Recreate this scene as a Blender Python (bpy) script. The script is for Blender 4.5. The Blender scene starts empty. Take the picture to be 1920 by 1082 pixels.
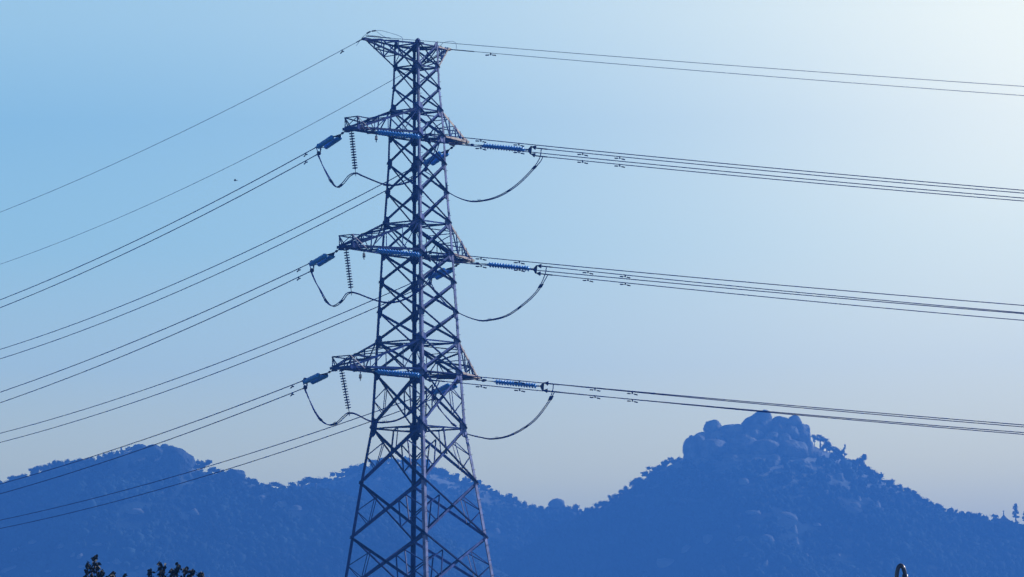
import bpy, math, random
import numpy as np
from mathutils import Vector, noise

R = math.radians
scene = bpy.context.scene
COL = scene.collection
random.seed(7)

# ------------------------------------------------------------------ camera
F_PX, PITCH, ROLL, CAM_Z = 9000.0, R(6.0836), R(0.462), 1.7
cam_d = bpy.data.cameras.new('camera')
cam = bpy.data.objects.new('camera', cam_d)
COL.objects.link(cam)
cam_d.sensor_width = 36.0
cam_d.lens = 36.0 * F_PX / 1920.0
cam_d.clip_start, cam_d.clip_end = 0.5, 40000.0
cam.rotation_mode = 'QUATERNION'
from mathutils import Matrix
cam.rotation_quaternion = (Matrix.Rotation(R(90) + PITCH, 3, 'X') @ Matrix.Rotation(-ROLL, 3, 'Z')).to_quaternion()
cam.location = (0, 0, CAM_Z)
scene.camera = cam

def ray(x, y):
    """direction in which a point of the photograph is seen (used only to measure real distances)"""
    u, v = (x - 960.0) / F_PX, -(y - 541.0) / F_PX
    c, s = math.cos(ROLL), math.sin(ROLL)
    u, v = u * c + v * s, -u * s + v * c
    cp, sp = math.cos(PITCH), math.sin(PITCH)
    return Vector((u, cp - v * sp, sp + v * cp))

def at(x, y, Y):
    r = ray(x, y)
    return Vector((0, 0, CAM_Z)) + r * (Y / r.y)

# ------------------------------------------------------------------ sky, sun, exposure
SUN_AZ, SUN_EL = R(62), R(28)
SUN = Vector((math.sin(SUN_AZ) * math.cos(SUN_EL), math.cos(SUN_AZ) * math.cos(SUN_EL), math.sin(SUN_EL)))
world = bpy.data.worlds.new('World')
scene.world = world
world.use_nodes = True
nt = world.node_tree
nt.nodes.clear()
def N(tree, kind, **kw):
    n = tree.nodes.new(kind)
    for k, v in kw.items():
        setattr(n, k, v)
    return n
out = N(nt, 'ShaderNodeOutputWorld')
bg = N(nt, 'ShaderNodeBackground')
bg.inputs['Strength'].default_value = 0.1
sky = N(nt, 'ShaderNodeTexSky', sky_type='NISHITA', sun_disc=False)
sky.sun_elevation, sky.sun_rotation = SUN_EL, SUN_AZ
sky.air_density, sky.dust_density, sky.ozone_density = 1.2, 1.0, 2.5
tc = N(nt, 'ShaderNodeTexCoord')
sep = N(nt, 'ShaderNodeSeparateXYZ')
nt.links.new(tc.outputs['Generated'], sep.inputs[0])
# low sky: a band of thin haze over the hills, greyer at the skyline and bluer above it
ramp = N(nt, 'ShaderNodeValToRGB')
nt.links.new(sep.outputs['Z'], ramp.inputs['Fac'])
def lin(r, g, b):
    f = lambda c: c / 12.92 if c <= .04045 else ((c + .055) / 1.055) ** 2.4
    return (f(r / 255), f(g / 255), f(b / 255), 1)
RAMP = [(0.0, (1.0, 1.0, 0.7)), (0.045, (1.66, 1.75, 0.92)), (0.068, (1.66, 1.75, 0.92)), (0.09, (0.96, 1.31, 1.165)), (0.115, (0.59, 1.055, 1.12)), (0.14, (0.425, 0.855, 1.035)), (0.162, (0.53, 0.91, 1.04)), (0.3, (0.3, 0.5, 0.7))]
el = ramp.color_ramp.elements
for i, (p, c) in enumerate(RAMP):
    e = el[i] if i < 2 else el.new(p)
    e.position = p
    e.color = (*c, 1)
gain = N(nt, 'ShaderNodeVectorMath', operation='SCALE')
gain.inputs['Scale'].default_value = 10.0
nt.links.new(ramp.outputs['Color'], gain.inputs[0])
fac = N(nt, 'ShaderNodeMapRange', interpolation_type='SMOOTHSTEP')
fac.inputs['From Min'].default_value, fac.inputs['From Max'].default_value = .16, .45
fac.inputs['To Min'].default_value, fac.inputs['To Max'].default_value = 1.0, 0.0
nt.links.new(sep.outputs['Z'], fac.inputs['Value'])
mixs = N(nt, 'ShaderNodeMix', data_type='RGBA')
nt.links.new(fac.outputs['Result'], mixs.inputs['Factor'])
dim = N(nt, 'ShaderNodeVectorMath', operation='SCALE')
dim.inputs['Scale'].default_value = .5      # upper sky: effective strength 0.05
nt.links.new(sky.outputs['Color'], dim.inputs[0])
nt.links.new(dim.outputs['Vector'], mixs.inputs['A'])
nt.links.new(gain.outputs['Vector'], mixs.inputs['B'])
# bright glow added to the sky up to the right, apart from the sun's direction
g_dir = ray(2000, 200).normalized()
dot = N(nt, 'ShaderNodeVectorMath', operation='DOT_PRODUCT')
nt.links.new(tc.outputs['Generated'], dot.inputs[0])
dot.inputs[1].default_value = g_dir
ac = N(nt, 'ShaderNodeMath', operation='ARCCOSINE')
nt.links.new(dot.outputs['Value'], ac.inputs[0])
div = N(nt, 'ShaderNodeMath', operation='DIVIDE')
nt.links.new(ac.outputs[0], div.inputs[0])
div.inputs[1].default_value = 0.1
sq = N(nt, 'ShaderNodeMath', operation='POWER')
nt.links.new(div.outputs[0], sq.inputs[0])
sq.inputs[1].default_value = 1.4
neg = N(nt, 'ShaderNodeMath', operation='MULTIPLY')
nt.links.new(sq.outputs[0], neg.inputs[0])
neg.inputs[1].default_value = -1.0
ex = N(nt, 'ShaderNodeMath', operation='EXPONENT')
nt.links.new(neg.outputs[0], ex.inputs[0])
sky_glow = N(nt, 'ShaderNodeVectorMath', operation='SCALE')
sky_glow.inputs[0].default_value = (12.6, 8.8, 3.3)
nt.links.new(ex.outputs[0], sky_glow.inputs['Scale'])
add = N(nt, 'ShaderNodeVectorMath', operation='ADD')
nt.links.new(mixs.outputs['Result'], add.inputs[0])
nt.links.new(sky_glow.outputs['Vector'], add.inputs[1])
nt.links.new(add.outputs['Vector'], bg.inputs['Color'])
nt.links.new(bg.outputs['Background'], out.inputs['Surface'])

sun_d = bpy.data.lights.new('sun', 'SUN')
sun_d.energy, sun_d.angle, sun_d.color = 5.0, R(.5), (1.0, .97, .94)
sun = bpy.data.objects.new('sun', sun_d)
COL.objects.link(sun)
sun.location = (300, 100, 300)
sun.rotation_euler = SUN.to_track_quat('Z', 'Y').to_euler()

vs = scene.view_settings
vs.view_transform, vs.look, vs.exposure, vs.gamma, vs.use_curve_mapping = 'Standard', 'None', 0.0, 1.0, False
scene.cycles.max_bounces = 6

# ------------------------------------------------------------------ materials
def mat(name, base, rough=.6, metal=0.0, vary=.25, scale=6.0, bump=0.0, bscale=20.0, two=None, spec=.5, each=0.0):
    m = bpy.data.materials.new(name)
    m.use_nodes = True
    t = m.node_tree
    b = t.nodes['Principled BSDF']
    b.inputs['Roughness'].default_value = rough
    b.inputs['Metallic'].default_value = metal
    b.inputs['Specular IOR Level'].default_value = spec
    co = N(t, 'ShaderNodeTexCoord')
    nz = N(t, 'ShaderNodeTexNoise')
    nz.inputs['Scale'].default_value = scale
    nz.inputs['Detail'].default_value = 6
    t.links.new(co.outputs['Object'], nz.inputs['Vector'])
    cr = N(t, 'ShaderNodeValToRGB')
    lo = tuple(c * (1 - vary) for c in base)
    hi = two or tuple(min(1, c * (1 + vary)) for c in base)
    cr.color_ramp.elements[0].position, cr.color_ramp.elements[0].color = .32, (*lo, 1)
    cr.color_ramp.elements[1].position, cr.color_ramp.elements[1].color = .70, (*hi, 1)
    t.links.new(nz.outputs['Fac'], cr.inputs['Fac'])
    col = cr.outputs['Color']
    if each:                                   # members differ a little from one another
        oi = N(t, 'ShaderNodeObjectInfo')
        mr = N(t, 'ShaderNodeMapRange')
        mr.inputs['To Min'].default_value, mr.inputs['To Max'].default_value = 1 - each, 1 + each
        t.links.new(oi.outputs['Random'], mr.inputs['Value'])
        hs = N(t, 'ShaderNodeHueSaturation')
        t.links.new(mr.outputs['Result'], hs.inputs['Value'])
        t.links.new(col, hs.inputs['Color'])
        col = hs.outputs['Color']
    t.links.new(col, b.inputs['Base Color'])
    if bump:
        n2 = N(t, 'ShaderNodeTexNoise')
        n2.inputs['Scale'].default_value = bscale
        n2.inputs['Detail'].default_value = 8
        t.links.new(co.outputs['Object'], n2.inputs['Vector'])
        bp = N(t, 'ShaderNodeBump')
        bp.inputs['Strength'].default_value = bump
        bp.inputs['Distance'].default_value = 1.0 / bscale
        t.links.new(n2.outputs['Fac'], bp.inputs['Height'])
        t.links.new(bp.outputs['Normal'], b.inputs['Normal'])
    return m

M_STEEL = mat('blue_grey_steel', (.014, .042, .20), .42, .0, .35, 3.0, spec=.12, each=.35)
M_LEG = mat('shaded_blue_grey_steel', (.016, .040, .21), .42, .0, .35, 2.0, spec=.12, each=.2)  # shaded tone of the leg steel, put into the colour
M_SUNLIT = mat('sunlit_galvanised_steel', (.15, .19, .42), .5, .0, .45, 2.5, spec=.2, each=.15)  # same leg steel with sunlight painted into the colour
M_HALF_LIT = mat('half_lit_galvanised_steel', (.05, .09, .31), .5, .0, .4, 2.5, spec=.15, each=.25)  # weaker sunlit tone of the same steel, painted in
M_STEEL2 = mat('warm_sunlit_galvanised_steel', (.42, .34, .30), .5, .2, .2, 3.0)  # golden sunlight painted into the steel of the right arms
M_HARD = mat('dark_fitting_steel', (.010, .018, .11), .6, 0, .2, 8.0, spec=.15)
M_WIRE = mat('weathered_conductor', (.012, .030, .27), .7, 0, .15, 8.0, spec=.08)
M_EARTH = mat('grey_earth_wire', (.06, .11, .34), .6, .3, .15, 8.0)
M_GLASS = mat('blue_insulator_glass', (.045, .30, .85), .2, 0, .15, 9.0, spec=.35)
M_GLASS2 = mat('dark_insulator_glass', (.010, .020, .12), .35, 0, .15, 9.0, spec=.2)
M_ROCK = mat('weathered_granite', (.18, .23, .28), .95, 0, .5, .18, .9, .6, two=(.36, .40, .43), spec=.2)
M_ROCK2 = mat('dark_rock', (.05, .085, .13), .95, 0, .5, .18, .9, .6, two=(.13, .17, .21), spec=.2)  # darker tone for the left crest rocks
M_HILL = mat('hill_soil', (.025, .055, .08), .95, 0, .3, .05, .4, .5, two=(.035, .075, .10), spec=.1)
M_FOREST = mat('hill_foliage', (.018, .052, .08), .9, 0, .55, .028, two=(.062, .125, .15), spec=.1)
M_PINE = mat('ridge_foliage', (.02, .045, .06), .8, 0, .35, .4)
M_BARK = mat('bark', (.09, .07, .06), .9, 0, .3, 3.0)
M_LEAF = mat('near_leaf', (.012, .021, .028), .6, 0, .5, 2.0, two=(.024, .038, .045), spec=.25)
M_GROUND = mat('dry_grass_ground', (.10, .11, .06), .95, 0, .4, .02, .4, .3)
M_ROOF = mat('roof_tile', (.16, .14, .13), .8, 0, .3, 2.0)
M_WALL = mat('stone_wall', (.34, .32, .29), .85, 0, .2, 1.5)
M_CONC = mat('concrete', (.32, .31, .29), .9, 0, .2, 2.0)
M_BIRD = mat('dark_feather', (.03, .035, .07), .7, 0, .3, 12.0)
M_PIPE = mat('dark_glossy_pipe', (.02, .018, .045), .3, .2, .3, 9.0, spec=.8)
M_SENSOR = mat('pale_casing', (.65, .55, .48), .5, 0, .1, 9.0)

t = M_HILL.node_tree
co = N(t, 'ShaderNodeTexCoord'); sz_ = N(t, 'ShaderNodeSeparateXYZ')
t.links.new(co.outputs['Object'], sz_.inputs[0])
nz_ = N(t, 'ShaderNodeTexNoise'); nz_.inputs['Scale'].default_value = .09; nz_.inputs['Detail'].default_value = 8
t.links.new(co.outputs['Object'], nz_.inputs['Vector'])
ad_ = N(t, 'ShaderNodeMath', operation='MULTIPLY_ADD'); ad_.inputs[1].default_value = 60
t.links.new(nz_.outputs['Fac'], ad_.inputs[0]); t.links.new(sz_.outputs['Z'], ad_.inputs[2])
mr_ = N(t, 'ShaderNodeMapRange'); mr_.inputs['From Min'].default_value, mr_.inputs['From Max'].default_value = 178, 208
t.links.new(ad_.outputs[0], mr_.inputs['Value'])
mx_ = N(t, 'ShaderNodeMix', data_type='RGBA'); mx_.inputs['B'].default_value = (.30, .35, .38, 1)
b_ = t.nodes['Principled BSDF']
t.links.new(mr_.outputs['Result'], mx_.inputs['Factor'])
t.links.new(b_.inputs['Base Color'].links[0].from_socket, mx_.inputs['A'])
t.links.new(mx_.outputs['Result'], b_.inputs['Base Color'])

# ------------------------------------------------------------------ building helpers
def tag(o, label=None, cat=None, group=None, kind=None):
    for k, v in (('label', label), ('category', cat), ('group', group), ('kind', kind)):
        if v:
            o[k] = v
    return o

def thing(name, loc, label, cat, group=None):
    o = bpy.data.objects.new(name, None)
    o.empty_display_size = .3
    o.location = loc
    COL.objects.link(o)
    return tag(o, label, cat, group)

def hub(name, parent):
    o = bpy.data.objects.new(name, None)
    o.empty_display_size = .2
    COL.objects.link(o)
    o.parent = parent
    return o

def wloc(o):
    v = Vector((0, 0, 0))
    while o:
        v = v + o.location
        o = o.parent
    return v

def frame_of(d):
    d = d.normalized()
    r = Vector((0, 0, 1)) if abs(d.z) < .95 else Vector((1, 0, 0))
    e1 = d.cross(r).normalized()
    return d, e1, e1.cross(d).normalized()

class MB:
    def __init__(self):
        self.v, self.f = [], []
    def grid(self, rings, closed_ring=True, caps=True):
        n = len(rings[0]); b = len(self.v)
        for r in rings:
            self.v.extend(tuple(p) for p in r)
        for i in range(len(rings) - 1):
            for j in range(n if closed_ring else n - 1):
                k = (j + 1) % n
                self.f.append((b + i * n + j, b + i * n + k, b + (i + 1) * n + k, b + (i + 1) * n + j))
        if caps and closed_ring:
            self.f.append(tuple(b + j for j in reversed(range(n))))
            self.f.append(tuple(b + (len(rings) - 1) * n + j for j in range(n)))
    def angle(self, p0, p1, e1, e2, w=.1, t=.014, w2=None):
        """L section along p0-p1, heel on the line, flanges towards e1 and e2"""
        p0, p1 = Vector(p0), Vector(p1)
        d = (p1 - p0).normalized()
        e1 = (Vector(e1) - d * d.dot(Vector(e1))).normalized()
        e2 = Vector(e2) - d * d.dot(Vector(e2)); e2 = (e2 - e1 * e1.dot(e2)).normalized()
        w2 = w2 or w
        sec = [(0, 0), (w, 0), (w, t), (t, t), (t, w2), (0, w2)]
        if d.dot(e1.cross(e2)) < 0:
            sec = sec[::-1]
        self.grid([[p + e1 * a + e2 * b for a, b in sec] for p in (p0, p1)])
    def box(self, c, ax, ay, az):
        c, ax, ay, az = Vector(c), Vector(ax), Vector(ay), Vector(az)
        r = [[c + sx * ax + sy * ay + s * az for sx, sy in ((-1, -1), (1, -1), (1, 1), (-1, 1))] for s in (-1, 1)]
        self.grid(r)
    def plate(self, pts, nrm, t=.014):
        nrm = Vector(nrm).normalized() * t
        self.grid([[Vector(p) for p in pts], [Vector(p) + nrm for p in pts]])
    def tube(self, pts, r, n=6):
        pts = [Vector(p) for p in pts]
        rr = r if isinstance(r, (list, tuple)) else [r] * len(pts)
        d = (pts[1] - pts[0])
        _, e1, e2 = frame_of(d)
        rings = []
        for i, p in enumerate(pts):
            t = (pts[min(i + 1, len(pts) - 1)] - pts[max(i - 1, 0)]).normalized()
            e1 = (e1 - t * t.dot(e1)).normalized(); e2 = t.cross(e1)
            rings.append([p + (e1 * math.cos(6.28318 * j / n) + e2 * math.sin(6.28318 * j / n)) * rr[i] for j in range(n)])
        self.grid(rings)
    def lathe(self, p, u, prof, n=12):
        u, e1, e2 = frame_of(Vector(u)); p = Vector(p)
        self.grid([[p + u * s + (e1 * math.cos(6.28318 * j / n) + e2 * math.sin(6.28318 * j / n)) * max(r, .001) for j in range(n)] for s, r in prof])
    def ico(self, c, sx, sy, sz, jit=0.0, sub=1):
        V, Fc = ICO[sub]; b = len(self.v)
        for x, y, z in V:
            k = 1 + random.uniform(-jit, jit)
            self.v.append((c[0] + x * sx * k, c[1] + y * sy * k, c[2] + z * sz * k))
        self.f.extend(tuple(b + i for i in f) for f in Fc)
    def leaf(self, c, size, d=None):
        d = Vector(d) if d else Vector((random.gauss(0, 1), random.gauss(0, 1), random.gauss(0, 1)))
        d, e1, e2 = frame_of(d)
        a = random.uniform(0, 6.28); e1, e2 = e1 * math.cos(a) + e2 * math.sin(a), e2 * math.cos(a) - e1 * math.sin(a)
        b = len(self.v); c = Vector(c)
        for s, w, h in ((-.5, 0, 0), (-.15, .30, .10), (.2, .27, .08), (.55, 0, -.06), (.2, -.27, .08), (-.15, -.30, .10)):
            self.v.append(tuple(c + d * (s * size) + e1 * (w * size) + e2 * (h * size)))
        self.f.append((b, b + 1, b + 2, b + 3)); self.f.append((b, b + 3, b + 4, b + 5))
    def build(self, name, material, parent=None, smooth=False):
        o_ = wloc(parent) if parent else Vector((0, 0, 0))
        me = bpy.data.meshes.new(name)
        me.from_pydata([(x - o_.x, y - o_.y, z - o_.z) for x, y, z in self.v], [], self.f)
        me.materials.append(material)
        if smooth:
            me.polygons.foreach_set('use_smooth', [True] * len(me.polygons))
        me.update()
        ob = bpy.data.objects.new(name, me)
        COL.objects.link(ob)
        ob.parent = parent
        return ob

def make_ico():
    import bmesh
    res = {}
    for s in (1, 2, 3, 4):
        bm = bmesh.new()
        bmesh.ops.create_icosphere(bm, subdivisions=s, radius=1.0)
        bm.verts.ensure_lookup_table()
        res[s] = ([tuple(v.co) for v in bm.verts], [tuple(v.index for v in f.verts) for f in bm.faces])
        bm.free()
    return res
ICO = make_ico()

def spline(pts, k=6):
    """Catmull-Rom through pts"""
    P = [Vector(p) for p in pts]; P = [2 * P[0] - P[1]] + P + [2 * P[-1] - P[-2]]
    r = []
    for i in range(1, len(P) - 2):
        for j in range(k):
            t = j / k; a, b, c, d = P[i - 1], P[i], P[i + 1], P[i + 2]
            r.append(.5 * ((2 * b) + (c - a) * t + (2 * a - 5 * b + 4 * c - d) * t * t + (3 * b - a - 3 * c + d) * t ** 3))
    r.append(P[-2])
    return r

# ------------------------------------------------------------------ ground and hills
def copy_tree(o, parent=None):
    c = o.copy(); COL.objects.link(c); c.parent = parent
    for ch in o.children:
        copy_tree(ch, c)
    return c

g = MB()
n_g = 24
for i in range(n_g + 1):
    for j in range(n_g + 1):
        g.v.append((-4200 + 8400 * i / n_g, -1600 + 8600 * j / n_g, 0))
for i in range(n_g):
    for j in range(n_g):
        k = i * (n_g + 1) + j
        g.f.append((k, k + n_g + 1, k + n_g + 2, k + 1))
tag(g.build('ground', M_GROUND), kind='structure')

HILLS = {
    'left': (2300.0, [(-900, 60), (-620, 118), (-450, 140), (-310.4, 149.3), (-277.1, 155.4), (-246.4, 154.9), (-234.9, 157.1), (-226.0, 160.4), (-213.2, 163.6), (-200.4, 165.3), (-191.4, 167.8), (-187.1, 169.3), (-179.4, 170.8), (-169.6, 170.4), (-159.4, 168.5), (-156.3, 164.4), (-154.3, 160.3), (-145.3, 159.2), (-132.5, 157.0), (-124.9, 153.7), (-113.4, 150.7), (-103.1, 150.7), (-92.9, 150.6), (-82.7, 148.7), (-67.3, 143.5), (-46.9, 133.1), (-16.4, 116.2), (21.8, 95.5), (85.3, 77.1), (250, 30), (400, 0)]),
    'middle': (2650.0, [(-600, 60), (-400, 120), (-300, 150), (-195.5, 161.6), (-160.1, 167.2), (-130.6, 173.4), (-114.4, 176.2), (-102.6, 177.6), (-95.2, 179.6), (-83.4, 184.3), (-73.0, 187.1), (-56.8, 187.6), (-43.6, 182.2), (-30.4, 176.2), (-18.6, 173.1), (-5.4, 166.8), (6.4, 162.6), (13.7, 160.2), (22.6, 162.2), (34.4, 159.7), (46.1, 158.1), (69.6, 152.0), (99.0, 144.4), (157.6, 123.4), (300, 80), (600, 0)]),
    'right': (2500.0, [(-250, 20), (-110, 66), (-31.8, 106.8), (-3.9, 126.0), (24.0, 143.9), (38.0, 150.2), (49.1, 154.5), (60.3, 162.2), (70.1, 169.1), (82.7, 175.4), (89.7, 178.7), (96.8, 181.5), (105.2, 184.8), (121.9, 188.3), (135.8, 188.8), (148.4, 187.6), (155.2, 183.4), (164.9, 180.9), (174.5, 174.1), (185.6, 168.4), (193.9, 164.2), (204.9, 158.5), (215.9, 152.6), (232.5, 146.4), (245.0, 145.1), (255.2, 144.0), (267.1, 142.2), (287.9, 140.4), (329.5, 134.5), (480, 118), (800, 60), (1000, 0)]),
}
HX = {k: (np.array([p[0] for p in v[1]], float), np.array([p[1] for p in v[1]], float)) for k, v in HILLS.items()}
def hill_z(k, x, y):
    Y = HILLS[k][0]
    t = Y - y
    s = min(1.0, abs(t) / 60.0)
    xx = x + 26 * s * noise.noise((x * .012, y * .012, 3.1))
    z = float(np.interp(xx, *HX[k]))
    fall = (math.sqrt(t * t + 64) - 8) * (.5 if t > 0 else .7)
    bump = 13 * s * noise.noise((x * .018, y * .014, 7.7)) + 3.0 * s * noise.noise((x * .07, y * .07, 1.3))
    return max(-3.0, z - fall + bump)

def hill_mesh(k, x0, x1, step=5.0):
    Y = HILLS[k][0]
    xs = np.arange(x0, x1 + .1, step); ts = np.arange(-190, 380, step)
    V = [(x, Y - t, hill_z(k, x, Y - t)) for x in xs for t in ts]
    m = len(ts)
    Fc = [(i * m + j, (i + 1) * m + j, (i + 1) * m + j + 1, i * m + j + 1) for i in range(len(xs) - 1) for j in range(m - 1)]
    mb = MB(); mb.v, mb.f = V, [tuple(reversed(f)) for f in Fc]
    return mb
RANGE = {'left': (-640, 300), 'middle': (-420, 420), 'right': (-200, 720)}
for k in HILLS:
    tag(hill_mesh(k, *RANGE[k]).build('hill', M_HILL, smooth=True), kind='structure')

def rock_zone(k, x, z):
    if k == 'right':
        return 90 < x < 158 and z > 172
    if k == 'left':
        return -192 < x < -153 and z > 154
    return False

def hill_hit(k, px, py):
    """where the line of sight to a photo point first meets a hillside"""
    r = ray(px, py); Y = HILLS[k][0]
    y = Y - 260
    while y < Y + 30:
        p = Vector((0, 0, CAM_Z)) + r * (y / r.y)
        if hill_z(k, p.x, p.y) >= p.z:
            return p
        y += 1.0
    return at(px, py, Y)

# ------------------------------------------------------------------ boulders
def boulder(c, sx, sy, sz, seed, p=2.6, sub=3, rough=.10):
    mb = MB(); V, Fc = ICO[sub]
    off = Vector((seed * 3.7, seed * 1.9, seed * 5.3))
    rs = random.Random(seed)
    cuts = []
    for _ in range(11):
        nv = Vector((rs.gauss(0, 1), rs.gauss(0, 1), rs.gauss(0, .8))).normalized()
        cuts.append((nv, rs.uniform(.66, .95)))
    for x, y, z in V:
        v = Vector((x, y, z))
        k = (abs(x) ** p + abs(y) ** p + abs(z) ** p) ** (-1 / p)
        k = min(k, 1.1) * (1 + sum((max(0.0, v.dot(nv)) / dd) ** 14 for nv, dd in cuts)) ** (-1 / 14) * 1.12
        cr_ = abs(noise.noise(v * 1.7 + off * 2))
        k *= 1 - .10 * max(0, 1 - cr_ / .07)
        k *= 1 + rough * 1.2 * noise.noise(v * 1.3 + off) + rough * .6 * noise.noise(v * 3.1 + off) + rough * .2 * noise.noise(v * 8 + off)
        mb.v.append((c[0] + x * k * sx, c[1] + y * k * sy, c[2] + z * k * sz))
    mb.f = list(Fc)
    return mb
PK = 'boulders piled on the right summit'
PEAK = [  # px, py, w, h, nearer by (m), roundness, label
    (1307, 850, 36, 62, 6, 2.4, 'tall dome-shaped boulder at the left foot of the right summit pile'),
    (1315, 820, 18, 16, 4, 2.4, 'small knob of rock between the left dome and the square block on the right summit'),
    (1338, 804, 27, 26, 0, 3.2, 'square-shouldered boulder perched at the upper left of the right summit'),
    (1338, 823, 36, 24, 3, 3.0, 'wide slab boulder directly under the square perched block'),
    (1373, 812, 48, 34, 1, 3.4, 'flat-topped long boulder between the square block and the summit dome'),
    (1421, 800, 52, 50, 0, 2.5, 'biggest rounded boulder crowning the right summit'),
    (1458, 812, 30, 34, 3, 2.4, 'sloping boulder leaning on the right side of the summit dome'),
    (1465, 793, 34, 20, -3, 2.6, 'low flat boulder on the skyline beside the small ball rock'),
    (1489, 791, 26, 20, 0, 2.4, 'small ball-shaped boulder at the upper right of the summit'),
    (1503, 816, 34, 40, -1, 2.5, 'boulder forming the right shoulder under the ball rock'),
    (1446, 820, 24, 18, 7, 2.6, 'pale block in the middle of the summit pile under the dome'),
    (1472, 824, 22, 18, 7, 2.8, 'pale flat block under the leaning boulder on the summit'),
    (1484, 812, 30, 24, 4, 2.6, 'boulder wedged between the leaning rock and the right shoulder'),
    (1398, 838, 62, 38, 8, 2.6, 'broad rounded boulder in the centre of the summit pile'),
    (1343, 848, 50, 42, 8, 2.8, 'large blocky boulder low on the left of the summit pile'),
    (1434, 842, 46, 32, 9, 2.5, 'rounded boulder right of the broad central one on the summit'),
    (1482, 846, 50, 36, 9, 2.5, 'large round boulder low on the right of the summit pile'),
    (1510, 846, 26, 34, 6, 2.4, 'narrow upright boulder at the right foot of the summit pile'),
    (1527, 852, 24, 24, 5, 2.4, 'outermost small boulder beside the trees right of the summit pile'),
    (1412, 816, 36, 26, 6, 2.6, 'squat boulder tucked under the front of the summit dome'),
    (1372, 838, 30, 26, 9, 2.6, 'medium boulder below the flat-topped one on the summit'),
    (1318, 868, 30, 22, 9, 2.4, 'half-buried boulder at the very bottom left of the summit pile'),
    (1377, 866, 34, 22, 10, 2.4, 'half-buried boulder below the centre of the summit pile'),
    (1450, 866, 26, 20, 10, 2.3, 'small half-buried boulder below the right half of the summit pile'),
    (1500, 872, 34, 20, 10, 2.4, 'half-buried boulder at the bottom right of the summit pile'),
]
seed = 1
for px, py, w, h, dn, p, lab in PEAK:
    Y = min(2500.0 - dn, hill_hit('right', px, py + h * .25).y + h * .1); c = at(px, py, Y); k = Y / F_PX
    sx, sz = w * k * .58, h * k * .53
    o = boulder((0, 0, 0), sx, (sx + sz) * .6, sz, seed, 2 + (p - 2) * .45, 4, .17).build('boulder', M_ROCK, smooth=True)
    o.location = c; o.rotation_euler = (random.uniform(-.15, .15), random.uniform(-.16, .16), random.uniform(-.5, .5))
    tag(o, lab, 'boulder', PK); seed += 1
LK = 'rocks on the left ridge crest'
for px, py, w, h, dn, p, lab in [
    (331, 872, 58, 68, 3, 2.5, 'big sheer rock dome dropping steeply at the right end of the left crest'),
    (309, 846, 18, 26, 2, 2.4, 'small egg-shaped rock on the left crest beside the big dome'),
    (288, 848, 36, 24, 2, 2.6, 'low round rock left of the egg-shaped one on the left crest'),
    (262, 844, 30, 20, 2, 2.5, 'leftmost low rock of the left crest under the upper power line'),
    (299, 884, 16, 22, 12, 2.5, 'pale rounded rock in the woods under the left crest'),
    (442, 893, 32, 26, 2, 2.4, 'single round boulder standing on the skyline left of the pylon')]:
    Y = min(2300.0 - dn, hill_hit('left', px, py + h * .25).y + h * .1); c = at(px, py, Y); k = Y / F_PX
    o = boulder((0, 0, 0), w * k * .53, (w + h) * k * .27, h * k * .53, seed, p, 4).build('boulder', M_ROCK2, smooth=True)
    o.location = c; tag(o, lab, 'boulder', LK); seed += 1
c = at(1043, 947, 2650)
o = boulder((0, 0, 0), 4.6, 4.2, 3.3, 50, 2.4).build('boulder', M_ROCK, smooth=True)
o.location = c; tag(o, 'lone boulder on the low saddle between the pylon and the right hill', 'boulder')

CLEAR = []
protos = [boulder((0, 0, 0), 1, .9, 1, 60 + i, 2.8, 2, .2).build('outcrop', M_ROCK, smooth=True) for i in range(7)]
used = [False] * 7
def outcrop(k, px, py, w, h, lab, grp, i):
    q = i % 7
    o = protos[q] if not used[q] else protos[q].copy()
    if used[q]:
        COL.objects.link(o)
    used[q] = True
    c = hill_hit(k, px, py); s = c.y / F_PX
    o.location = c + Vector((0, .9, -h * s * .22)); o.scale = (w * s * .6, (w + h) * s * .34, h * s * .72)
    o.rotation_euler = (random.uniform(-.2, .2), random.uniform(-.3, .3), random.uniform(-.5, .5))
    CLEAR.append((c.x, c.y, max(w, h) * s * .7 + 1.6))
    tag(o, lab, 'rock outcrop', grp)
for i, (px, py, w, h) in enumerate([(490, 935, 20, 13), (525, 948, 24, 16), (555, 955, 28, 14), (250, 960, 30, 10), (30, 1032, 18, 9), (65, 1017, 22, 8), (115, 1027, 14, 13), (135, 1044, 9, 18), (150, 1044, 11, 11), (203, 1058, 8, 8), (218, 1055, 15, 14), (255, 1068, 10, 13), (155, 1063, 20, 7), (20, 1066, 30, 6), (92, 1072, 16, 9), (300, 925, 16, 8), (270, 1062, 11, 15), (180, 1022, 20, 7), (360, 962, 22, 12)]):
    outcrop('left', px, py, w, h, 'pale rock outcrop showing through the woods on the left hillside', 'rock outcrops on the left hillside', i)
for i, (px, py, w, h) in enumerate([(1453, 872, 8, 15), (1362, 868, 14, 20), (1512, 873, 9, 9), (1535, 880, 11, 9), (1573, 897, 18, 17), (1503, 916, 11, 9), (1612, 938, 8, 15), (1600, 946, 22, 11), (1645, 947, 12, 13), (1480, 967, 34, 11), (1490, 995, 11, 20), (1491, 1016, 11, 15), (1530, 985, 16, 11), (1438, 1012, 22, 16), (1400, 1042, 12, 16), (1437, 1060, 9, 17), (1573, 1043, 9, 11), (1250, 1055, 36, 18), (1330, 1012, 22, 16), (1395, 905, 20, 18), (1512, 1042, 8, 8), (1395, 1010, 24, 13), (1412, 960, 26, 9), (1290, 1030, 18, 14)]):
    outcrop('right', px, py, w, h, 'pale rock outcrop showing through the woods on the right hill', 'rock outcrops on the right hillside', i)
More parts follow.
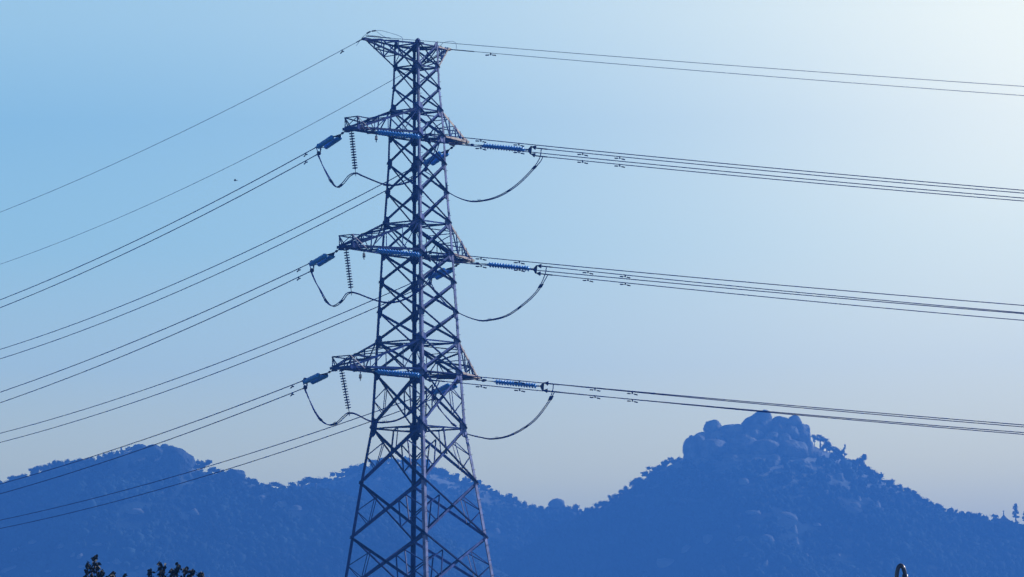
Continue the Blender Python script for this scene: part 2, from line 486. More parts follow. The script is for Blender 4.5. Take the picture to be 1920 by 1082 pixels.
for i, (px, py, w, h) in enumerate([(829, 897, 14, 8), (705, 902, 20, 12), (907, 932, 7, 15), (800, 930, 9, 20), (932, 1000, 14, 16)]):
    outcrop('middle', px, py, w, h, 'pale rock outcrop on the hill behind the pylon', 'rock outcrops on the middle hill', i)

def forest(k, x0, x1, spacing, tmax):
    rng = np.random.default_rng(len(k) * 13 + 1)
    Y = HILLS[k][0]
    pts = []
    for x in np.arange(x0, x1, spacing):
        for t in np.arange(-12, tmax, spacing * .85):
            px, pt = x + rng.uniform(-.5, .5) * spacing, t + rng.uniform(-.5, .5) * spacing
            y = Y - pt
            z = hill_z(k, px, y)
            if z < 2 or rock_zone(k, px, z) and rng.random() < .85:
                continue
            if pt < 7 and rng.random() < .6 or noise.noise((px * .05, y * .05, 5.0)) > .5 and rng.random() < .6 or k == 'right' and rng.random() < .62 * min(1, max(0, (z - 140) / 35)):
                continue
            if any(abs(px - o[0]) < o[2] and -o[2] * .4 < o[1] - y < o[2] * 2.2 for o in CLEAR):
                continue
            pts.append((px, y, z, .42 if abs(pt) < 15 else 1.0))
    P = np.array(pts); crest = P[:, 3]; P = P[:, :3]
    n, m = len(P), 30            # every crown: a rough core inside a shell of leaf-clump faces
    s = rng.uniform(.55, 1.25, n) * spacing * .68
    s *= crest * (1 + .4 * (rng.random(n) < .12))
    hgt = s * rng.uniform(.7, 1.3, n)
    dv = rng.normal(size=(n, m, 3)); dv /= np.linalg.norm(dv, axis=2, keepdims=True)
    dv *= rng.uniform(.62, 1.05, (n, m, 1))
    Cn = P[:, None, :] + dv * np.stack([s, s, hgt], 1)[:, None, :]
    Cn[:, :, 2] += hgt[:, None] * .6
    e1 = rng.normal(size=(n, m, 3)) + dv * .2; e1 /= np.linalg.norm(e1, axis=2, keepdims=True)
    e2 = np.cross(e1, dv + rng.normal(size=(n, m, 3)) * .5); e2 /= np.linalg.norm(e2, axis=2, keepdims=True)
    sz = rng.uniform(.35, .75, (n, m, 1))
    W = np.stack([Cn + e1 * sz, Cn - e1 * sz * .6 + e2 * sz * .8, Cn - e1 * sz * .5 - e2 * sz * .9], 2).reshape(-1, 3)
    Fa = np.arange(n * m * 3).reshape(-1, 3)
    V0, F0 = np.array(ICO[1][0]), np.array(ICO[1][1])
    core = V0[None] * rng.uniform(.5, .92, (n, len(V0), 1)) * np.stack([s, s, hgt], 1)[:, None, :] + P[:, None, :]
    core[:, :, 2] += hgt[:, None] * .6
    Fb = (F0[None] + (np.arange(n) * len(V0))[:, None, None]).reshape(-1, 3) + len(W)
    W = np.concatenate([W, core.reshape(-1, 3)]); Fa = np.concatenate([Fa, Fb])
    me = bpy.data.meshes.new('forest')
    me.vertices.add(len(W)); me.vertices.foreach_set('co', W.astype(np.float32).ravel())
    me.loops.add(Fa.size); me.loops.foreach_set('vertex_index', Fa.astype(np.int32).ravel())
    me.polygons.add(len(Fa)); me.polygons.foreach_set('loop_start', np.arange(0, Fa.size, 3, dtype=np.int32))
    me.update(calc_edges=True)
    me.materials.append(M_FOREST)
    o = bpy.data.objects.new('forest', me)
    COL.objects.link(o)
    tag(o, {'left': 'dense bushy woodland covering the left hillside', 'middle': 'dense bushy woodland covering the hill behind the pylon', 'right': 'dense bushy woodland covering the right hill below the boulders'}[k], 'woodland', None, 'stuff')
forest('left', -340, 110, 3.3, 140)
forest('middle', -220, 180, 3.3, 110)
forest('right', -50, 360, 3.3, 180)

# ------------------------------------------------------------------ trees along the ridges
def ridge_tree(style, sd):
    random.seed(sd)
    t = thing('ridge_tree', (0, 0, 0), '', 'tree')
    mb = MB()
    mb.tube([(0, 0, -.6), (.03, 0, .3), (-.02, .02, .72)], [.06, .045, .025], 6)
    for i in range(4):
        a = random.uniform(0, 6.28); z = random.uniform(.3, .6)
        mb.tube([(0, 0, z), (math.cos(a) * .2, math.sin(a) * .2, z + .12)], [.015, .006], 4)
    mb.build('trunk', M_BARK, t)
    mb = MB()
    lobes = {'umbrella': [(random.uniform(-.38, .38), random.uniform(-.3, .3), random.uniform(.5, .9), .20, .13) for _ in range(10)],
             'bushy': [(random.uniform(-.3, .3), random.uniform(-.3, .3), random.uniform(.3, .85), .24, .2) for _ in range(9)],
             'tall': [(random.uniform(-.14, .14) * (1.4 - z), random.uniform(-.14, .14), z, .20 * (1.15 - z) + .04, .1) for z in (.35, .45, .55, .66, .76, .86, .95)],
             'sparse': [(0, 0, .95, .10, .09), (-.05, .03, .84, .15, .09), (.10, 0, .75, .15, .08), (-.26, .05, .62, .13, .08), (.26, -.05, .60, .14, .09), (-.30, 0, .52, .11, .08), (.30, .05, .48, .11, .07), (-.06, .1, .40, .13, .06), (.16, 0, .30, .16, .05), (-.2, 0, .26, .16, .07)]}[style]
    for x, y, z, rx, rz in lobes:
        mb.ico((x, y, z), rx * .72, rx * .72, rz * .74, .22, 1)
        for _ in range(30):
            v = Vector((random.gauss(0, 1), random.gauss(0, 1), random.gauss(0, 1))).normalized() * random.uniform(.6, 1.08)
            mb.leaf((x + v.x * rx, y + v.y * rx, z + v.z * rz), random.uniform(.06, .11))
    mb.build('crown', M_PINE, t)
    return t
TR = {}
for st, sds in (('umbrella', (1, 2)), ('bushy', (3, 4, 5)), ('tall', (6,)), ('sparse', (7,))):
    TR[st] = [[ridge_tree(st, s), False] for s in sds]
random.seed(11)
def plant(st, k, px, ytop, w, h, lab, grp):
    q = random.choice(TR[st]); o = q[0]
    if q[1]:
        o = copy_tree(q[0])
    q[1] = True
    Y = HILLS[k][0] + random.uniform(-3, 1)
    s = Y / F_PX
    b = at(px, ytop + h, Y)
    o.location = b
    o.scale = (w * s * 1.4, w * s * 1.4, h * s * 1.12)
    o.rotation_euler = (0, 0, random.uniform(0, 6.28))
    tag(o, lab, 'tree', grp)
GL, GM, GR = 'trees along the left ridge', 'trees along the ridge behind the pylon', 'trees along the right ridge'
for st, k, px, y, w, h, lab in [
    ('umbrella', 'left', 378, 865, 30, 30, 'wide flat-crowned pine just right of the rock dome on the left ridge'),
    ('bushy', 'left', 402, 876, 18, 16, 'small bushy tree between the flat-crowned pine and the round boulder'),
    ('tall', 'left', 227, 841, 12, 18, 'thin pointed tree on the left crest just left of the rocks'),
    ('umbrella', 'left', 240, 839, 14, 14, 'small flat-topped tree beside the thin pointed one on the left crest'),
    ('umbrella', 'left', 527, 905, 26, 18, 'spreading pine at the low point of the skyline left of the pylon'),
    ('umbrella', 'left', 567, 897, 32, 22, 'broad flat-crowned pine on the skyline between the notch and the pylon'),
    ('umbrella', 'left', 592, 899, 20, 14, 'small flat-topped pine immediately right of the broad skyline pine'),
    ('bushy', 'middle', 632, 887, 22, 26, 'round bushy tree on the skyline just left of the pylon leg'),
    ('sparse', 'right', 1527, 817, 10, 16, 'smallest sapling right of the boulder pile on the right summit'),
    ('umbrella', 'right', 1538, 816, 24, 22, 'leaning flat-topped tree right of the boulder pile on the right summit'),
    ('tall', 'right', 1583, 837, 14, 24, 'tall pointed tree standing above its neighbours below the right summit'),
    ('umbrella', 'right', 1611, 854, 20, 26, 'tree with a bare stem and flat top halfway down the right ridge'),
    ('sparse', 'right', 1905, 949, 22, 29, 'tall open-crowned tree right of the pavilion roof'),
    ('sparse', 'right', 1922, 961, 14, 22, 'tree cut by the right edge of the photo'),
    ('bushy', 'right', 1866, 966, 18, 16, 'round bush immediately left of the pavilion roof')]:
    plant(st, k, px, y, w, h, lab, {'left': GL, 'middle': GM, 'right': GR}[k])
def row(k, pts, lab, grp, step=11):
    """small trees that nothing tells apart, following the crest"""
    xs = [p[0] for p in pts]; ys = [p[1] for p in pts]
    x = xs[0]
    while x < xs[-1]:
        h = random.uniform(16, 30)
        plant(random.choice(['bushy', 'bushy', 'umbrella', 'bushy']), k, x, float(np.interp(x, xs, ys)) + random.uniform(-3, 4), random.uniform(13, 22), h, lab, grp)
        x += step * random.uniform(.6, 1.4)
row('left', [(4, 903), (45, 890), (66, 879), (80, 877), (104, 868), (126, 864), (150, 860), (180, 857), (222, 846)], 'small tree on the crest at the far left of the skyline', 'small trees on the far left crest')
row('left', [(412, 881), (428, 884)], 'small tree between the bushy tree and the round boulder on the left ridge', GL)
row('left', [(460, 895), (490, 905), (512, 911)], 'small tree on the slope falling from the round boulder on the left', 'small trees by the round boulder')
row('middle', [(602, 900), (620, 897)], 'small tree on the dip of the skyline just left of the pylon', GM)
row('middle', [(650, 882), (680, 871), (715, 859), (745, 862), (770, 860), (790, 862), (815, 876), (845, 887), (860, 899), (885, 899), (915, 911), (945, 929), (985, 945), (1018, 951)], 'small tree on the crest of the hill behind the pylon', 'small trees on the middle crest')
row('middle', [(1062, 950), (1085, 954)], 'small tree on the saddle right of the lone boulder', 'small trees on the saddle')
row('right', [(1105, 955), (1140, 939), (1180, 908), (1217, 881), (1249, 865), (1283, 850)], 'small tree on the left flank of the right hill', 'small trees on the left flank of the right hill')
row('right', [(1550, 830), (1568, 842), (1595, 858), (1632, 878), (1660, 896), (1690, 912), (1720, 928), (1745, 942), (1770, 950), (1800, 961), (1830, 965), (1850, 972)], 'small tree on the long right flank of the boulder hill', 'small trees on the right flank of the right hill', 9)

for lst in TR.values():                     # drop a pattern tree that found no place
    for q in lst:
        if not q[1]:
            for ch in list(q[0].children):
                bpy.data.objects.remove(ch)
            bpy.data.objects.remove(q[0])

# pavilion on the right ridge
b = at(1882, 978, 2496)
pv = thing('pavilion', b, 'little pavilion with a pointed roof and finial on the right ridge', 'pavilion')
mb = MB(); mb.box(b + Vector((0, 0, -3.2)), (3, 0, 0), (0, 3, 0), (0, 0, .4)); mb.build('platform', M_CONC, pv)
for sx in (-1, 1):
    for sy in (-1, 1):
        mb = MB(); mb.tube([b + Vector((sx * 2.2, sy * 2.2, -2.8)), b + Vector((sx * 2.2, sy * 2.2, .3))], .18, 8); mb.build('post', M_WALL, pv)
mb = MB()
rings = []
for s, z in ((3.4, -.25), (3.3, .05), (2.4, .75), (1.3, 2.0), (.45, 3.2), (.18, 3.6)):
    rings.append([b + Vector((x * s, y * s, z + (.18 if s > 2.5 and abs(x) == abs(y) == 1 else 0))) for x, y in ((-1, -1), (0, -1), (1, -1), (1, 0), (1, 1), (0, 1), (-1, 1), (-1, 0))])
mb.grid(rings)
rf = mb.build('roof', M_ROOF, pv)
mb = MB(); mb.lathe(b + Vector((0, 0, 3.55)), (0, 0, 1), [(0, .32), (.3, .36), (.5, .24), (1.2, .26), (1.7, .40), (2.1, .30), (2.3, .05)], 10); mb.build('finial', M_ROOF, rf)

# ------------------------------------------------------------------ pylon
YAW = R(51.288774)
C0 = Vector((-5.273, 266.618, 0))
A = Vector((math.cos(YAW), math.sin(YAW), 0)); B = Vector((-A.y, A.x, 0)); UP = Vector((0, 0, 1))
LEV = {}
for nme, h, z in zip(['top', 'a', 'b', 'u1', 'l1', 'c1', 'd1', 'u2', 'l2', 'c2', 'd2', 'u3', 'l3', 'w', 'e', 'f', 'g', 'h', 'base'],
                     [.877, .912, .941, 1.036, 1.123, 1.158, 1.241, 1.335, 1.437, 1.508, 1.59, 1.66, 1.736, 1.88, 2.313, 2.681, 3.05, 3.45, 4.62],
                     [42.18, 40.954, 39.725, 38.488, 37.018, 35.447, 33.81, 32.138, 30.374, 28.76, 27.078, 25.456, 23.696, 20.649, 17.549, 14.508, 11.45, 8.15, -1.4]):
    LEV[nme] = (h, z + CAM_Z)
ORD = list(LEV)
def LP(l, sa, sb):
    h, z = LEV[l]
    return C0 + A * (sa * h) + B * (sb * h) + UP * z
pylon = thing('lattice_pylon', C0, 'tall blue-grey steel lattice pylon with three pairs of cross arms', 'pylon')
LEGS = [(-1, 1), (-1, -1), (1, -1), (1, 1)]
for sa, sb in LEGS:
    mb = MB()
    for i in range(len(ORD) - 1):
        z = LEV[ORD[i]][1]
        w = .125 if z > 38 else .15 if z > 32 else .18 if z > 20 else .205
        mb.angle(LP(ORD[i], sa, sb), LP(ORD[i + 1], sa, sb), A * -sa, B * -sb, w, .018)
    lg = mb.build('leg', M_SUNLIT if sb == -1 else M_LEG, pylon)  # sunward legs take the painted sunlit tone, the others the shaded one
    mb = MB()
    p, q = LP('base', sa, sb), LP('a', sa, sb); L = (q - p).length; n = int(L / .42)
    if (sa, sb) in ((-1, -1), (1, -1)):
        for i in range(5, n):
            c = p.lerp(q, i / n)
            hh = None
            for j in range(len(ORD) - 1):
                z1, z0 = LEV[ORD[j]][1], LEV[ORD[j + 1]][1]
                if z0 <= c.z <= z1:
                    c = LP(ORD[j + 1], sa, sb).lerp(LP(ORD[j], sa, sb), (c.z - z0) / (z1 - z0))
            d1, d2 = (A * -sa, B * sb) if i % 2 else (B * -sb, A * sa)
            s = c + d1 * .1
            mb.tube([s, s + d2 * .17], .012, 5)
        mb.build('step_bolts', M_HARD, lg)
    mb = MB(); ft = LP('base', sa, sb); ft.z = 0
    mb.lathe(ft + Vector((0, 0, -.3)), UP, [(0, .6), (.65, .5), (.7, .42)], 16); mb.build('footing', M_CONC, lg)

FACES = [((-1, 1), (-1, -1), -A), ((-1, -1), (1, -1), -B), ((1, -1), (1, 1), A), ((1, 1), (-1, 1), B)]
RING = {'top', 'a', 'u1', 'l1', 'u2', 'l2', 'u3', 'l3', 'w'}
SUBB = {'l3', 'w', 'e', 'f', 'g', 'h'}
for i in range(len(ORD) - 1):
    l0, l1 = ORD[i], ORD[i + 1]
    z = LEV[l0][1]
    w = .085 if z > 39 else .10 if z > 33 else .115 if z > 24 else .125
    for p, q, nr in FACES:
        P0, Q0, P1, Q1 = LP(l0, *p), LP(l0, *q), LP(l1, *p), LP(l1, *q)
        pan = hub('bracing_panel', pylon)
        up_in = -nr
        m2 = M_HALF_LIT if nr in (-B, A) else M_STEEL      # inner braces of the sunward faces have sunlight painted into their colour
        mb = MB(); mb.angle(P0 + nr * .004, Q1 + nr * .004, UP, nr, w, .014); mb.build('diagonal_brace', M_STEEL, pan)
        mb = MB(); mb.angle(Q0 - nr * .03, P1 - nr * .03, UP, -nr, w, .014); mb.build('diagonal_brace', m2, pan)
        if l0 in RING:
            mb = MB(); mb.angle(P0 - nr * .055, Q0 - nr * .055, -UP, -nr, .085, .012); mb.build('horizontal_strut', M_STEEL, pan)
        if l0 in SUBB:
            ws = .055
            for a0, a1, b0, b1 in ((P0, P1, Q1, Q0), (Q0, Q1, P1, P0)):
                mb = MB()
                m = a0.lerp(a1, .5) - nr * .045
                u = a0.lerp(b0, .25) - nr * .045; d = a1.lerp(b1, .25) - nr * .045
                mb.angle(m, u, -UP, -nr, ws, .01); mb.angle(m, d, UP, -nr, ws, .01)
                mb.angle(u, d, (b0 - a0), -nr, ws, .01)
                mb.build('redundant_bracing', M_STEEL, pan)
        if l0 == 'w':
            hm = P0.lerp(Q0, .5) - nr * .07
            X = (P0 + Q1 + Q0 + P1) / 4
            mb = MB(); mb.angle(hm, X - nr * .06, (Q0 - P0), -nr, .07, .01); mb.build('hanger', M_STEEL, pan)
    if l0 in ('u1', 'l1', 'u2', 'l2', 'u3', 'l3', 'w', 'top', 'a'):
        mb = MB(); zz = UP * -.10
        m = [LP(l0, *s) for s in LEGS]
        if l0 in ('w',):
            mids = [(m[j] + m[(j + 1) % 4]) / 2 + zz for j in range(4)]
            for j in range(4):
                mb.angle(mids[j], mids[(j + 1) % 4], UP, C0 + UP * mids[j].z - mids[j], .07, .01)
        else:
            mb.angle(m[0] + zz, m[2] + zz, UP, A, .065, .01)
            mb.angle(m[1] + zz * 1.6, m[3] + zz * 1.6, UP, -B, .065, .01)
        mb.build('diaphragm', M_STEEL, pylon)
GS = {'top': (.30, .30), 'a': (.34, .34), 'b': (.26, .24), 'u1': (.46, .46), 'l1': (.48, .46), 'c1': (.42, .36), 'd1': (.42, .36), 'u2': (.48, .48), 'l2': (.50, .48), 'c2': (.44, .38), 'd2': (.44, .38), 'u3': (.50, .50), 'l3': (.55, .52), 'w': (.72, .50), 'e': (.22, .26), 'f': (.22, .26), 'g': (.22, .26), 'h': (.22, .26)}
for l, (hh, ww) in GS.items():
    hh, ww = hh * .86, ww * .84
    k = ORD.index(l)
    for sa, sb in LEGS:
        c = LP(l, sa, sb)
        up = (LP(ORD[max(k - 1, 0)], sa, sb) - LP(ORD[k + 1], sa, sb)).normalized()
        mb = MB()
        for inw, nr in ((A * -sa, B * sb), (B * -sb, A * sa)):
            e = c - nr * .021
            pts = [e - up * hh, e - up * hh * .75 + inw * ww * .75, e - up * hh * .35 + inw * ww, e + up * hh * .35 + inw * ww, e + up * hh * .75 + inw * ww * .75, e + up * hh]
            mb.plate(pts, -nr, .012)
        mb.build('gusset_plate', M_SUNLIT if (sa, sb) == (1, -1) else M_HALF_LIT if sb == -1 else M_LEG, pylon)  # gussets follow their legs: sunlit, half-lit and shaded tones of one steel

WID = {'1': .95, '2': 1.0, '3': 1.35}
ARM = {'l': {'p': (4.439, 42.075), '1': (5.631, 36.862), '2': (6.126, 30.263), '3': (6.55, 23.562)},
       'r': {'p': (2.86, 42.351), '1': (3.897, 37.033), '2': (4.253, 30.309), '3': (4.464, 23.658)}}
TIP = {}
def lacing(mb, c0, c1, fr, w, nr):
    """zigzag with struts between two chords"""
    for j in range(len(fr)):
        p, q = c0[0].lerp(c0[1], fr[j]), c1[0].lerp(c1[1], fr[j])
        if (p - q).length > .12 and 0 < fr[j] < 1:
            mb.angle(p, q, c0[1] - c0[0], nr, w, .009)
        if j + 1 < len(fr):
            q2 = c1[0].lerp(c1[1], fr[j + 1])
            if j % 2:
                p, q2 = c1[0].lerp(c1[1], fr[j]), c0[0].lerp(c0[1], fr[j + 1])
            if (p - q2).length > .15:
                mb.angle(p, q2, UP, nr, w, .009)
for side, s in (('l', -1), ('r', 1)):
    for n, (ln, z) in ARM[side].items():
        tip = C0 + A * (s * ln) + UP * (z + CAM_Z)
        if n == 'p':
            U = [(LP('top', s, sb), tip) for sb in (1, -1)]
            D = [(LP('a', s, sb), tip - UP * .10) for sb in (1, -1)]
            hw = .05
        else:
            hw = WID[n] / 2
            U = [(LP('u' + n, s, sb), tip + B * (sb * hw) + UP * .12) for sb in (1, -1)]
            D = [(LP('l' + n, s, sb), tip + B * (sb * hw)) for sb in (1, -1)]
        TIP[side + n] = tip; TIP[side + n + '1'] = tip + B * hw; TIP[side + n + '2'] = tip - B * hw
        arm = hub('peak_arm' if n == 'p' else 'cross_arm', pylon)
        m = M_STEEL2 if side == 'r' else M_STEEL  # right arms carry sunlight in their colour
        for ch, nm in ((U, 'upper_chord'), (D, 'lower_chord')):
            for (p, q), sb in zip(ch, (1, -1)):
                mb = MB()
                mb.angle(p, q, UP if nm == 'lower_chord' else -UP, B * -sb, .12 if n != 'p' else .09, .014)
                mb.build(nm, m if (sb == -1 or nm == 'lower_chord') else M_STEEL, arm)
        fr = [0, .26, .5, .72, 1] if n != 'p' else [0, .36, .68, 1]
        mb = MB(); w = .055
        lacing(mb, U[0], D[0], fr, w, -B); lacing(mb, U[1], D[1], fr, w, B)
        lacing(mb, D[0], D[1], fr, w, UP); lacing(mb, U[0], U[1], fr, w, -UP)
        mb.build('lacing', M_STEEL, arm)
        mb = MB()
        if n == 'p':
            mb.box(tip - UP * .05, A * .14, B * .09, UP * .07)
        else:
            mb.box(tip + UP * .03, A * .10, B * (hw + .08), UP * .075)
            for sb in (1, -1):
                mb.plate([tip + B * (sb * hw) + UP * .2, tip + B * (sb * hw) - UP * .14, tip + B * (sb * hw) - UP * .1 - A * (s * .45), tip + B * (sb * hw) + UP * .26 - A * (s * .5)], B * sb, .014)
        mb.build('tip_plate', m, arm)
        if side == 'l' and n != 'p':
            mb = MB()
            Pa, Pb = tip + B * hw + UP * .70, tip - B * hw + UP * .70
            for P_, sb, k in ((Pa, 1, 0), (Pb, -1, 1)):
                base = tip + B * (sb * hw)
                mb.angle(base, P_, -A * s, -B * sb, .06, .01)
                q = U[k][1].lerp(U[k][0], .34)
                mb.angle(P_, q, -UP, -B * sb, .06, .01)
                mb.angle(P_, D[k][1].lerp(D[k][0], .10), -A, -B * sb, .045, .009)
                mb.angle(P_, D[k][1].lerp(D[k][0], .20), -A, -B * sb, .045, .009)
            mb.angle(Pa, Pb, -UP, A, .06, .01)
            mb.angle(Pb, tip + B * hw + UP * .1, -UP, A, .045, .009)
            mb.build('jumper_bracket', M_STEEL, arm)

# ------------------------------------------------------------------ insulator strings
AZ_L, AZ_R = R(109.5), R(-5.7)
DL = Vector((math.cos(AZ_L), math.sin(AZ_L), 0)); DR = Vector((math.cos(AZ_R), math.sin(AZ_R), 0))
YOKE = {'L_l1': (-10.672, 266.775, 38.144), 'L_l2': (-11.078, 266.624, 31.517), 'L_l3': (-11.462, 266.352, 24.903), 'L_r1': (-4.834, 274.552, 38.194), 'L_r2': (-4.634, 274.853, 31.618), 'L_r3': (-4.425, 274.526, 24.916), 'R_l1': (-4.713, 261.557, 37.961), 'R_l2': (-4.745, 261.13, 31.391), 'R_l3': (-4.777, 260.679, 24.742), 'R_r1': (1.058, 269.011, 38.232), 'R_r2': (1.303, 269.272, 31.478), 'R_r3': (1.637, 269.321, 24.846)}
WIRE = {'ewL_l': (0.1, [43.793278, -0.014097, 0.000233]), 'ewL_r': (-0.0, [44.083976, -0.036951, 0.000292]), 'ewR_l': (0.06, [43.896622, -0.110177, 0.000255]), 'ewR_r': (0.06, [44.005592, -0.114218, 0.000295]), 'L_l1u': (4.79, [38.479083, -0.036471, 0.000279]), 'L_l1d': (4.08, [38.048673, -0.037619, 0.000273]), 'L_l2u': (5.05, [31.886424, -0.034909, 0.000236]), 'L_l2d': (4.38, [31.441774, -0.039637, 0.000248]), 'L_l3u': (5.03, [25.253156, -0.033127, 0.000216]), 'L_l3d': (4.36, [24.841045, -0.037214, 0.000223]), 'L_r1u': (5.26, [38.662649, -0.046003, 0.000289]), 'L_r1d': (4.59, [38.200624, -0.049293, 0.000296]), 'L_r2u': (5.27, [32.056196, -0.040574, 0.000248]), 'L_r2d': (4.69, [31.572257, -0.043013, 0.000251]), 'L_r3u': (4.63, [25.270463, -0.034854, 0.000196]), 'L_r3d': (3.96, [24.844668, -0.038806, 0.000213]), 'R_l1u': (4.26, [38.665898, -0.130401, 0.000334]), 'R_l1d': (4.26, [38.262498, -0.132713, 0.000379]), 'R_l2u': (4.52, [32.084886, -0.122821, 0.000333]), 'R_l2d': (4.52, [31.668258, -0.122774, 0.000304]), 'R_l3u': (4.61, [25.433843, -0.116379, 0.000263]), 'R_l3d': (4.61, [25.010372, -0.11828, 0.000323]), 'R_r1u': (4.0, [38.83963, -0.129709, 0.000433]), 'R_r1d': (3.93, [38.399894, -0.130223, 0.000444]), 'R_r2u': (3.94, [32.163332, -0.131613, 0.000438]), 'R_r2d': (3.9, [31.716984, -0.131104, 0.000445]), 'R_r3u': (3.97, [25.479557, -0.121502, 0.000393]), 'R_r3d': (3.91, [25.058712, -0.121949, 0.000412])}
def wpt(key, s):
    if key[:2] == 'ew':
        P, d = TIP[key[-1] + 'p'], (DL if key[2] == 'L' else DR)
    else:
        P, d = TIP[key[2:4] + ('1' if key[0] == 'L' else '2')], (DL if key[0] == 'L' else DR)
    c = WIRE[key][1]
    q = P + d * s
    q.z = c[0] + c[1] * s + c[2] * s * s
    return q
DISC = [(0, .045), (.025, .06), (.045, .085), (.065, .132), (.105, .142), (.118, .115), (.124, .05), (.155, .045)]
def discs(mb, p, u, n, pitch=.155):
    for i in range(n):
        mb.lathe(p + u * (i * pitch), u, DISC, 12)
ROW = {'1': 'top', '2': 'middle', '3': 'bottom'}
SIDE = {'l': 'near left', 'r': 'far right'}
for key, yk in YOKE.items():
    way, side, n = key[0], key[2], key[3]
    P = TIP[side + n + ('1' if way == 'L' else '2')] - UP * .10
    yk = Vector(yk); u = (yk - P); ln = u.length; u.normalize()
    v = u.cross(UP).normalized(); w = v.cross(u)
    lab = '%s tension insulator pair pulling %s from the %s %s arm' % ({'l': 'blue glass', 'r': 'blue glass'}[side], {'L': 'away to the left', 'R': 'to the right'}[way], ROW[n], {'l': 'left', 'r': 'right'}[side])
    t = thing('tension_insulator', P, lab, 'insulator', 'tension insulator strings')
    nd = 15 if way == 'R' else 17
    s0 = ln - .32 - nd * .155
    mb = MB(); mb.tube([P - u * .05, P + u * (s0 * .45)], .03, 6); mb.lathe(P + u * (s0 * .2), u, [(0, .03), (.05, .07), (.16, .07), (.2, .03)], 8)
    mb.plate([P + u * (s0 * .42), P + u * (s0 - .12) + v * .24, P + u * (s0 - .02) + v * .24, P + u * (s0 - .02) - v * .24, P + u * (s0 - .12) - v * .24], w, .02)
    mb.build('tower_side_link', M_HARD, t)
    for sg in (1, -1):
        mb = MB(); q = P + u * s0 + v * (.225 * sg)
        mb.tube([q - u * .12, q + u * .02], .028, 6)
        discs(mb, q, u, nd)
        mb.tube([q + u * (nd * .155), yk + v * (.225 * sg) - u * .16], .028, 6)
        mb.build('disc_string', M_GLASS, t, smooth=True)
    mb = MB()
    mb.plate([yk - u * .20 + v * .26, yk - u * .10 + v * .26, yk - u * .02, yk - u * .10 - v * .26, yk - u * .20 - v * .26], w, .02)
    mb.plate([yk - u * .12, yk + w * .24 + u * .04, yk + w * .24 + u * .12, yk - w * .24 + u * .12, yk - w * .24 + u * .04], v, .025)
    mb.build('yoke_plate', M_HARD, t)
    for e, sg in (('u', 1), ('d', -1)):
        mb = MB(); k = key + e; s1 = WIRE[k][0]
        q0 = yk + w * (.21 * sg) + u * .06; q3 = wpt(k, max(s1, (yk - P).dot(DL if way == 'L' else DR) + .45))
        d = (q3 - q0).normalized()
        mb.tube([q0, q3], .02, 6)
        mb.lathe(q0 + d * .06, d, [(0, .03), (.05, .05), (.20, .13), (.22, .12), (.24, .02)], 10)
        mb.build('dead_end_fitting', M_HARD, t)

# jumper suspension strings
SUS = {'1': (-8.56, 262.22, 36.1), '2': (-8.81, 261.84, 29.46), '3': (-8.94, 261.51, 22.8)}
for n, q in SUS.items():
    P = TIP['l' + n] - UP * .05; q = Vector(q); u = (q - P); ln = u.length; u.normalize()
    t = thing('suspension_insulator', P, 'dark insulator string hanging straight down from the %s left arm' % ROW[n], 'insulator', 'hanging jumper insulators')
    nd = 15; s0 = ln - .22 - nd * .148
    mb = MB(); mb.tube([P + u * -.02, P + u * (s0 + .02)], .022, 6); mb.build('hanger_rod', M_HARD, t)
    mb = MB()
    for i in range(nd):
        mb.lathe(P + u * (s0 + i * .148), u, [(0, .028), (.045, .034), (.05, .145), (.095, .150), (.10, .034), (.148, .028)], 12)
    mb.build('disc_string', M_GLASS2, t, smooth=True)
    mb = MB(); mb.tube([q - u * .24, q], .02, 6); mb.box(q, DR * .11, A * .03, UP * .045); mb.tube([q, q - UP * .16], .02, 6); mb.build('suspension_clamp', M_HARD, t)

